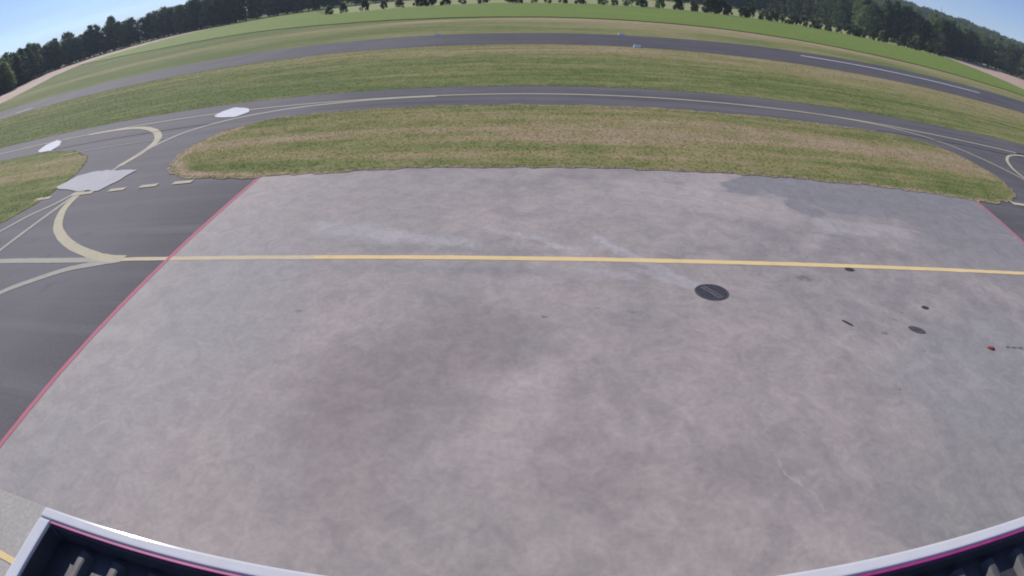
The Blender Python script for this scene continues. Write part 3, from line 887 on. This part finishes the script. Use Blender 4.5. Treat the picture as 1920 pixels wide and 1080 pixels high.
LA, LZ = [-90, -70, -60, -54, -50, -46, -40], [50, 54, 52, 46, 30, 16, 6]
def height_l(az, d): return crest(az, LA, LZ)*smooth(1300, 1900, d)*(1-.35*smooth(1900, 2400, d))*(1+.03*math.sin(az*2.1+d*.013))-.5
hill('hill', np.arange(-90, -38, 1.0), 1300, 1900, 2400, lambda a: crest(a, LA, LZ), 'pale distant hill at the left edge behind the left wood')

def canopy(name, spots, seed, lab, nleaf=44, rad=(3.0, 5.0), leaf=(.7, 1.3), m='leaf'):
    rr = np.random.RandomState(seed); cs, ss = [], []
    for x, y, z, h in spots:
        R = rr.uniform(*rad)
        d = rr.normal(0, 1, (nleaf, 3)); d /= np.linalg.norm(d, axis=1)[:, None]; d *= (rr.rand(nleaf)**.35)[:, None]
        d[:, 2] = d[:, 2]*h*.5
        cs.append(np.c_[x+d[:, 0]*R, y+d[:, 1]*R, z+h*.5+d[:, 2]]); ss.append(rr.uniform(*leaf, nleaf))
    me = fast_mesh(name, leaf_quads(np.vstack(cs), np.concatenate(ss), rr), 4)
    return tag(obj(name, me, M[m]), lab, 'woodland', kind='stuff')
rr = np.random.RandomState(5)
sp = []
for i in range(2600):
    az = rr.uniform(27, 53); d = rr.uniform(600, 1060)
    sp.append((d*math.sin(RAD(az)), d*math.cos(RAD(az)), height_r(az, d), rr.uniform(8, 13)))
canopy('woodland', sp, 6, 'dense woodland covering the hill behind the right wood', 40, (3.5, 6), (1.0, 1.9), 'leaf')
sp = []
for E_, dd in ((E_RIGHT, (18, 60)), (E_CENTRE, (16, 40)), (E_LEFT, (18, 55))):
    for p in walk(E_, 2.2):
        q = away(p, rr.uniform(*dd)); sp.append((q[0]+rr.normal(0, 2), q[1]+rr.normal(0, 2), rr.uniform(0, 1), rr.uniform(18, 24)))
canopy('woodland', sp, 7, 'deep interior of the woods behind the front trees', 70, (3, 5), (.8, 1.3))
sp = []
for i in range(700):
    az = rr.uniform(-60, -44); d = rr.uniform(1500, 1950)
    sp.append((d*math.sin(RAD(az)), d*math.cos(RAD(az)), height_l(az, d), rr.uniform(8, 13)))
canopy('woodland', sp, 8, 'far wood on the pale hill at the left edge', 30, (6, 9), (2, 3.2))

# lattice mast on the hill
md, ma = 1010., 40.4
mz = height_r(ma, md)
mast = empty('lattice_mast', (md*math.sin(RAD(ma)), md*math.cos(RAD(ma)), mz))
tag(mast, 'thin lattice mast standing on the crest of the wooded hill', 'mast')
HM = 21.0
for sx in (-1, 1):
    for sy in (-1, 1):
        bm = bmesh.new(); cyl_bm(bm, (sx*.9, sy*.9, 0), (sx*.22, sy*.22, HM), .14, .09, 6); obj('leg', bm_mesh(bm, 'leg'), M['mast'], mast)
for i in range(9):
    z0, z1 = HM*i/9, HM*(i+1)/9; a0 = .9-.68*i/9; a1 = .9-.68*(i+1)/9
    bm = bmesh.new()
    for sx, sy, ux, uy in ((-1, -1, 1, -1), (1, -1, 1, 1), (1, 1, -1, 1), (-1, 1, -1, -1)):
        cyl_bm(bm, (sx*a0, sy*a0, z0), (ux*a1, uy*a1, z1), .05, .05, 4)
    obj('brace', bm_mesh(bm, 'brace'), M['mast'], mast)
bm = bmesh.new(); cyl_bm(bm, (0, 0, HM), (0, 0, HM+4), .12, .05, 6); obj('antenna', bm_mesh(bm, 'antenna'), M['mast'], mast)

# ------------------------------------------------------------------ air
HAZE = 0.00017
if HAZE > 0:
    hm = bpy.data.materials.new('haze'); hm.use_nodes = True
    nt = hm.node_tree; nt.nodes.clear()
    o_ = nt.nodes.new('ShaderNodeOutputMaterial'); pv = nt.nodes.new('ShaderNodeVolumePrincipled')
    pv.inputs['Color'].default_value = (.72, .84, 1.0, 1)
    pv.inputs['Density'].default_value = HAZE
    pv.inputs['Anisotropy'].default_value = .0
    nt.links.new(pv.outputs[0], o_.inputs['Volume'])
    bm = bmesh.new(); box_bm(bm, (-4100, -1600, -1.5), (4100, 4600, 95))
    tag(obj('haze', bm_mesh(bm, 'haze'), hm), 'thin blue morning haze over the airfield', 'haze', kind='stuff')
